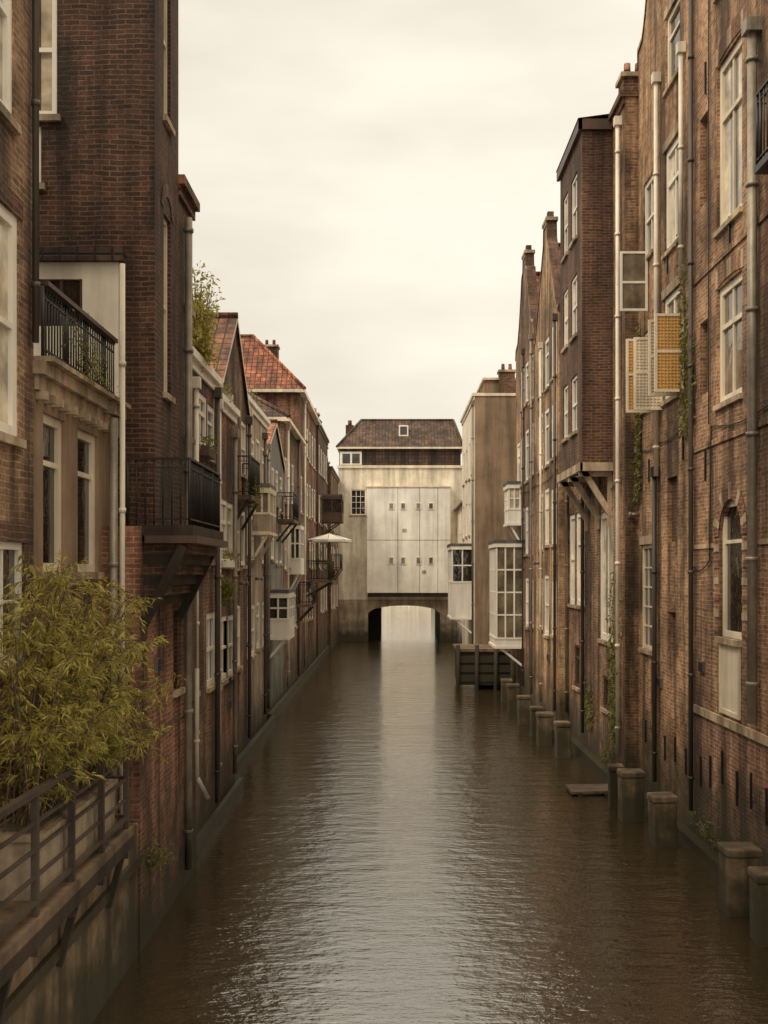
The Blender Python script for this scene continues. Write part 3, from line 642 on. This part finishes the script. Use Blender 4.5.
for i in range(n):
    a, b = 2*math.pi*i/n, 2*math.pi*(i+1)/n; r = 1.15
    p = (c[0]+r*math.cos(a), c[1]+r*math.sin(a), 6.62); q = (c[0]+r*math.cos(b), c[1]+r*math.sin(b), 6.62)
    T.face([c, p, q], 'canvas'); T.face([p, q, (q[0], q[1], 6.5), (p[0], p[1], 6.5)], 'canvas'); T.cyl(p, c, .012, 'wood', 5)
T.done('canopy_and_pole', E)

T = MB(); T.box(-3.8, -3.32, 3, 14.38, -1, 1.72, 'conc'); T.box(-3.36, -3.26, 3, 14.36, 1.2, 1.32, 'slime'); T.done('quay_wall')
TE = empty('timber_terrace'); T = MB()
T.box(-3.79, -3.1, 5, 13.2, 1.84, 1.95, 'wood'); T.beam((-3.13, 5, 1.78), (-3.13, 13.2, 1.78), .07, .14, 'timber')
for i in range(5):
    y = 5.2+i*1.9; T.beam((-3.3, y, 1.1), (-3.13, y, 1.75), .07, .07, 'timber')
T.done('deck', TE)
T = MB()
for z, w_ in ((3.05, .07), (2.78, .035), (2.54, .035), (2.3, .035), (2.08, .05)): T.beam((-3.16, 5, z), (-3.16, 13.15, z), w_, w_*.8, 'pipeD')
for i in range(8):
    y = 5.3+i*1.11; T.beam((-3.16, y, 1.6), (-3.16, y, 3.06), .06, .06, 'pipeD')
for z in (3.05, 2.54, 2.08): T.beam((-3.16, 13.15, z), (-3.78, 13.15, z), .05, .04, 'pipeD')
T.done('railing', TE)
T = MB(); E = empty('bamboo_planter'); T.box(-3.75, -3.25, 10.2, 12.9, 1.952, 2.5, 'greyL'); T.box(-3.78, -3.22, 10.17, 12.93, 2.5, 2.57, 'stone'); T.box(-3.7, -3.3, 10.3, 12.8, 2.57, 2.6, 'soil'); T.done('trough', E)

# wall cables
T = MB()
def cable(x, pts):
    for i in range(len(pts)-1):
        (y0, z0), (y1, z1) = pts[i], pts[i+1]; prev = None
        for j in range(7):
            t_ = j/6; p = Vector((x, y0+(y1-y0)*t_, z0+(z1-z0)*t_-.12*math.sin(math.pi*t_)*(abs(y1-y0) > .5)))
            if prev is not None: T.cyl(prev, p, .012, 'black', 5, caps=False)
            prev = p
cable(5.57, [(14, 7.6), (16, 7.5), (19.2, 7.55), (19.3, 5.2), (20.4, 5.1)]); cable(5.57, [(20.6, 7.9), (22.9, 7.7), (24.9, 7.8)]); cable(5.57, [(19.35, 16), (19.35, 7.6)]); cable(5.27, [(25.2, 7.2), (28, 7.0), (32.5, 7.2)]); cable(4.97, [(33.1, 8.1), (38, 8.0), (44, 8.2)])
cable(-3.47, [(18.7, 6.9), (21.8, 6.8)]); cable(-3.27, [(14.5, 2.9), (16.4, 2.8), (18.4, 2.9)])
T.done('wall_cables')
rb = random.Random(3)
def flower_box(x, y, z):
    E = empty('flower_box'); T = MB(); T.box(x, x+.2, y-.4, y+.4, z, z+.18, rb.choice(['wood', 'white', 'brownp']))
    for i in range(140):
        p = Vector((x+rb.uniform(.0, .24), y+rb.uniform(-.42, .42), z+.16+rb.uniform(-.04, .22))); d = Vector([rb.gauss(0, 1) for _ in range(3)]).normalized()*.07
        s = d.orthogonal().normalized()*.018; T.face([p, p+d*.5+s, p+d, p+d*.5-s], 'leafG')
    T.done('box_and_leaves', E)
def vent(x, y, z, s=1):
    T = MB(); T.box(x, x+s*.05, y-.14, y+.14, z, z+.2, 'lead')
    for i in range(4): T.box(x+s*.051, x+s*.07, y-.12, y+.12, z+.025+i*.045, z+.04+i*.045, 'black')
    T.done('wall_vent')
def flue(x, y, z, s=1):
    T = MB(); T.cyl((x, y, z), (x+s*.2, y, z), .045, 'pipe', 10); T.cyl((x+s*.18, y, z), (x+s*.24, y, z), .06, 'pipe', 10); T.done('boiler_flue')

# ---------------------------------------------------------------- foliage
def leafmat(name, c1, c2):
    m = bpy.data.materials.new(name); t, b = nt(m)
    col = ramp(t, noise_(t, 4, 4, .75), .35, .62, c1, c2)
    t.links.new(col, b.inputs[0]); b.inputs['Roughness'].default_value = .5
    tr = t.nodes.new('ShaderNodeBsdfTranslucent'); t.links.new(col, tr.inputs[0])
    ms = t.nodes.new('ShaderNodeMixShader'); ms.inputs[0].default_value = .4
    o = [n for n in t.nodes if n.type == 'OUTPUT_MATERIAL'][0]
    t.links.new(b.outputs[0], ms.inputs[1]); t.links.new(tr.outputs[0], ms.inputs[2]); t.links.new(ms.outputs[0], o.inputs[0])
    return m
M['leaf'] = leafmat('bamboo_leaf', (.18, .155, .025), (.58, .50, .12))
M['leafG'] = leafmat('green_leaf', (.08, .085, .02), (.24, .23, .055))
for y, z, x in ((20.2, 7.1, -3.5), (23.4, 5.1, -3.6), (26.6, 5.1, -3.95), (31.0, 5.1, -4.1), (37, 7.2, -4.15)): flower_box(x, y, z)
for x, y, z, s in ((-3.5, 19.6, 4.7, 1), (-3.6, 24.2, 2.0, 1), (5.6, 22.9, 2.6, -1), (5.6, 19.8, 3.2, -1), (5.3, 29.4, 7.0, -1), (5.0, 35, 2.2, -1), (-3.3, 15.4, 3.6, 1)): vent(x, y, z, s)
for x, y, z, s in ((-3.5, 18.9, 6.2, 1), (-3.95, 28.4, 4.7, 1), (-4.1, 33, 4.8, 1), (5.6, 24.9, 6.3, -1), (5.0, 37, 5.3, -1)): flue(x, y, z, s)
def leaf(T, p, d, L, w, k):
    d = d.normalized(); s = d.cross(Vector((random.gauss(0,1), random.gauss(0,1), random.gauss(0,1)))).normalized()*w
    m = p+d*L*.45; e = p+d*L+Vector((0, 0, -L*.25))
    T.face([p, m+s, e, m-s], k)
def bamboo():
    E = empty('bamboo_plant'); T = MB(); S = MB()
    for i in range(115):
        b = Vector((random.uniform(-3.68, -3.32), random.uniform(10.2, 12.7), 2.55))
        az_ = random.uniform(0, 2*math.pi); lean = random.uniform(.15, 1.05); h = random.uniform(.8, 2.65)*(1.1-.3*lean)
        tip = b+Vector((math.cos(az_)*lean*.75+.27, math.sin(az_)*lean*.8, h)); tip.x = max(-3.75, tip.x); pts = []
        for j in range(9):
            t = j/8; p = b.lerp(tip, t); p.z = b.z+h*(1-(1-t)**1.6)-.25*lean*t**3; pts.append(p)
        for j in range(8): S.cyl(pts[j], pts[j+1], .010*(1-j/11), 'wood', 5, caps=False)
        for j in range(2, 9):
            for q in range(random.randint(1, 3)):
                bd = Vector((random.gauss(0,1), random.gauss(0,1), random.gauss(.1,.6))).normalized(); L = random.uniform(.12, .34)
                p0 = pts[j]; p1 = p0+bd*L+Vector((0,0,-.06)); S.cyl(p0, p1, .003, 'wood', 3, caps=False)
                for r_ in range(random.randint(9, 17)):
                    f = random.uniform(.1, 1.05); c = p0.lerp(p1, f)
                    leaf(T, c, bd+Vector((random.gauss(0,.7), random.gauss(0,.7), random.gauss(-.35,.5))), random.uniform(.06, .13), random.uniform(.006, .010), 'leaf')
    S.done('stems', E); T.done('leaves', E)
bamboo()
def shrub(name, c, r, n, L=.07, k='leafG', drop=0):
    E = empty(name); T = MB(); S = MB(); c = Vector(c)
    for i in range(max(5, n//40)):
        d = Vector((random.gauss(0,1)*r[0], random.gauss(0,1)*r[1], random.uniform(-drop, 1)*r[2]*1.3)); d = Vector((max(-r[0]*1.4, min(r[0]*1.4, d.x)), max(-r[1]*1.4, min(r[1]*1.4, d.y)), d.z))
        e = c+d; S.cyl(c, e, .012, 'wood', 4, .004, False)
        for j in range(40):
            p = c.lerp(e, random.uniform(.35, 1.05))+Vector([random.gauss(0, .07) for _ in range(3)])
            leaf(T, p, Vector([random.gauss(0,1) for _ in range(3)])+Vector((0,0,.2-drop)), L*random.uniform(.6, 1.3), L*.22, k)
    S.done('stems', E); T.done('leaves', E)
def ivy(name, x, out, y, z0, h, spread, n, k='leafG'):
    E = empty(name); T = MB(); S = MB()
    for s_ in range(7):
        p = Vector((x+out*.02, y+random.uniform(-.2, .2), z0))
        m_ = int(h*random.uniform(.4, 1)/.15)
        for i in range(m_):
            q = p+Vector((0, random.gauss(0, .09)*spread, .15)); S.cyl(p, q, .008, 'wood', 4, caps=False); p = q
            for _ in range(n):
                c = p+Vector((out*random.uniform(0, .08), random.gauss(0, .09)*spread, random.gauss(0, .08)))
                leaf(T, c, Vector((out*.6, random.gauss(0,1), random.gauss(-.3,1))), random.uniform(.05, .1), random.uniform(.018, .032), k)
    S.done('stems', E); T.done('leaves', E)
shrub('roof_shrub', (-3.5, 19.9, 8.85), (.17, .45, 1.2), 3600, .09, 'leaf')
shrub('hanging_plant', (-3.4, 22.6, 4.6), (.12, .3, .35), 700, .08, 'leafG', .6)
shrub('wall_plant', (-3.25, 14.9, 1.0), (.12, .3, .3), 300, .06, 'leafG', .2)
shrub('wall_plant', (5.15, 26.2, .5), (.12, .5, .3), 300, .06, 'leafG', .2)
shrub('wall_plant', (5.45, 19.0, .4), (.08, .6, .25), 300, .05, 'leafG', .2)
shrub('balcony_flowers', (-3.6, 13.2, 7.45), (.08, .7, .35), 400, .05, 'leafG', .3)
shrub('hanging_plant', (-3.5, 28, 6.9), (.12, .5, .35), 400, .07, 'leafG', .6)
shrub('balcony_flowers', (-3.1, 55, 5.2), (.12, 1, .35), 300, .09, 'leafG', .3)
shrub('wall_plant', (-4.0, 61, 5.6), (.4, .6, .7), 400, .1, 'leafG', .3)
shrub('roof_shrub', (-3.75, 23.6, 8.6), (.2, .6, .5), 600, .08, 'leafG')
shrub('roof_shrub', (-4.3, 33.5, 9.9), (.2, .9, .6), 600, .09, 'leafG')
ivy('ivy', 5.6, -1, 20.75, 7.5, 4.0, 1.0, 7); ivy('ivy', 5.3, -1, 25.9, .9, 4.5, 1.2, 6); ivy('ivy', 5.6, -1, 24.8, 6.5, 5.0, .7, 7); ivy('ivy', 5.3, -1, 29.2, .8, 2.0, 1.5, 6)

# ================================================================ ground + water
T = MB()
for x0, x1, y0, y1 in ((-1500, -9.7, -300, 3000), (9.5, 1500, -300, 3000), (-9.7, 9.5, 159.6, 3000)):
    T.face([(x0,y0,.75),(x1,y0,.75),(x1,y1,.75),(x0,y1,.75)], 'soil')
T.face([(-9.7,-300,.75),(-9.7,159.6,.75),(-9.7,159.6,-1),(-9.7,-300,-1)], 'soil'); T.face([(9.5,-300,.75),(9.5,159.6,.75),(9.5,159.6,-1),(9.5,-300,-1)], 'soil'); T.face([(-9.7,159.6,.75),(9.5,159.6,.75),(9.5,159.6,-1),(-9.7,159.6,-1)], 'soil')
T.done('ground')
wm = bpy.data.materials.new('canal_water'); t, b = nt(wm)
b.inputs['Base Color'].default_value = (.038, .027, .013, 1); b.inputs['Roughness'].default_value = .03; b.inputs['IOR'].default_value = 3.2
# wind ripples: crests run mostly across the canal
n1 = noise_(t, 2.3, 3, .55, (.45, 1.0, 1)); n2 = noise_(t, 9.5, 3, .65, (.5, 1.05, 1))
mm = t.nodes.new('ShaderNodeMath'); mm.operation = 'MULTIPLY_ADD'; t.links.new(n2, mm.inputs[0]); mm.inputs[1].default_value = .42; t.links.new(n1, mm.inputs[2])
br_ = ramp(t, noise_(t, .25, 3, .6, (1, .5, 1), (3, 8, 0)), .35, .65, (.6, .6, .6), (1, 1, 1))
bn = t.nodes.new('ShaderNodeBump'); bn.inputs['Distance'].default_value = .044
t.links.new(br_, bn.inputs['Strength']); t.links.new(mm.outputs[0], bn.inputs['Height']); t.links.new(bn.outputs[0], b.inputs['Normal'])
M['water'] = wm
T = MB(); T.face([(-9.69,-20,0),(9.49,-20,0),(9.49,159.5,0),(-9.69,159.5,0)], 'water'); T.done('canal_water')

# ================================================================ sky, sun, camera
wd = bpy.data.worlds.new('World'); scene.world = wd; wd.use_nodes = True; t = wd.node_tree
for n in list(t.nodes): t.nodes.remove(n)
out = t.nodes.new('ShaderNodeOutputWorld'); bg = t.nodes.new('ShaderNodeBackground'); t.links.new(bg.outputs[0], out.inputs[0])
sky = t.nodes.new('ShaderNodeTexSky'); sky.sky_type = 'NISHITA'; sky.sun_disc = False
sky.sun_elevation = math.radians(48); sky.sun_rotation = math.radians(232)
tc = t.nodes.new('ShaderNodeTexCoord'); mp = t.nodes.new('ShaderNodeMapping'); mp.inputs['Scale'].default_value = (1, 1, 3.2); mp.inputs['Location'].default_value = (.3, .0, .2)
t.links.new(tc.outputs['Generated'], mp.inputs[0])
nz = t.nodes.new('ShaderNodeTexNoise'); nz.inputs['Scale'].default_value = 2.8; nz.inputs['Detail'].default_value = 5; nz.inputs['Roughness'].default_value = .48
t.links.new(mp.outputs[0], nz.inputs[0])
cl = ramp(t, nz.outputs[0], .34, .60, (9.2, 8.35, 6.85), (11.2, 10.4, 8.7))
sp = t.nodes.new('ShaderNodeSeparateXYZ'); t.links.new(tc.outputs['Generated'], sp.inputs[0])
zb = ramp(t, sp.outputs[2], .47, .8, (1, 1, 1), (2.4, 2.26, 2.04))
cl = mixc(t, 'MULTIPLY', 1, cl, zb)
mx = mixc(t, 'MIX', .08, cl, (0, 0, 0))
mx = mx.node; t.links.new(sky.outputs[0], mx.inputs[7])
t.links.new(mx.outputs[2], bg.inputs[0]); bg.inputs[1].default_value = .1

sd = bpy.data.lights.new('sun', 'SUN'); sd.energy = 1.5; sd.angle = math.radians(12); sd.color = (1, .88, .72)
so = bpy.data.objects.new('sun', sd); COL.objects.link(so)
el, rot = math.radians(48), math.radians(232)
dirv = Vector((math.sin(rot)*math.cos(el), math.cos(rot)*math.cos(el), math.sin(el)))
so.rotation_euler = dirv.to_track_quat('Z', 'Y').to_euler(); so.location = (0, 0, 40)

cd = bpy.data.cameras.new('camera'); cam = bpy.data.objects.new('camera', cd); COL.objects.link(cam)
cam.location = (0, 0, 5); cam.rotation_euler = (math.radians(90), 0, 0)
cd.sensor_fit = 'VERTICAL'; cd.sensor_height = 36; cd.lens = 36*1100/1024
cd.shift_x = -8/1024; cd.shift_y = 60/1024; cd.clip_end = 5000; cd.clip_start = .1
scene.camera = cam
scene.view_settings.view_transform = 'Standard'; scene.view_settings.look = 'None'; scene.view_settings.exposure = 0
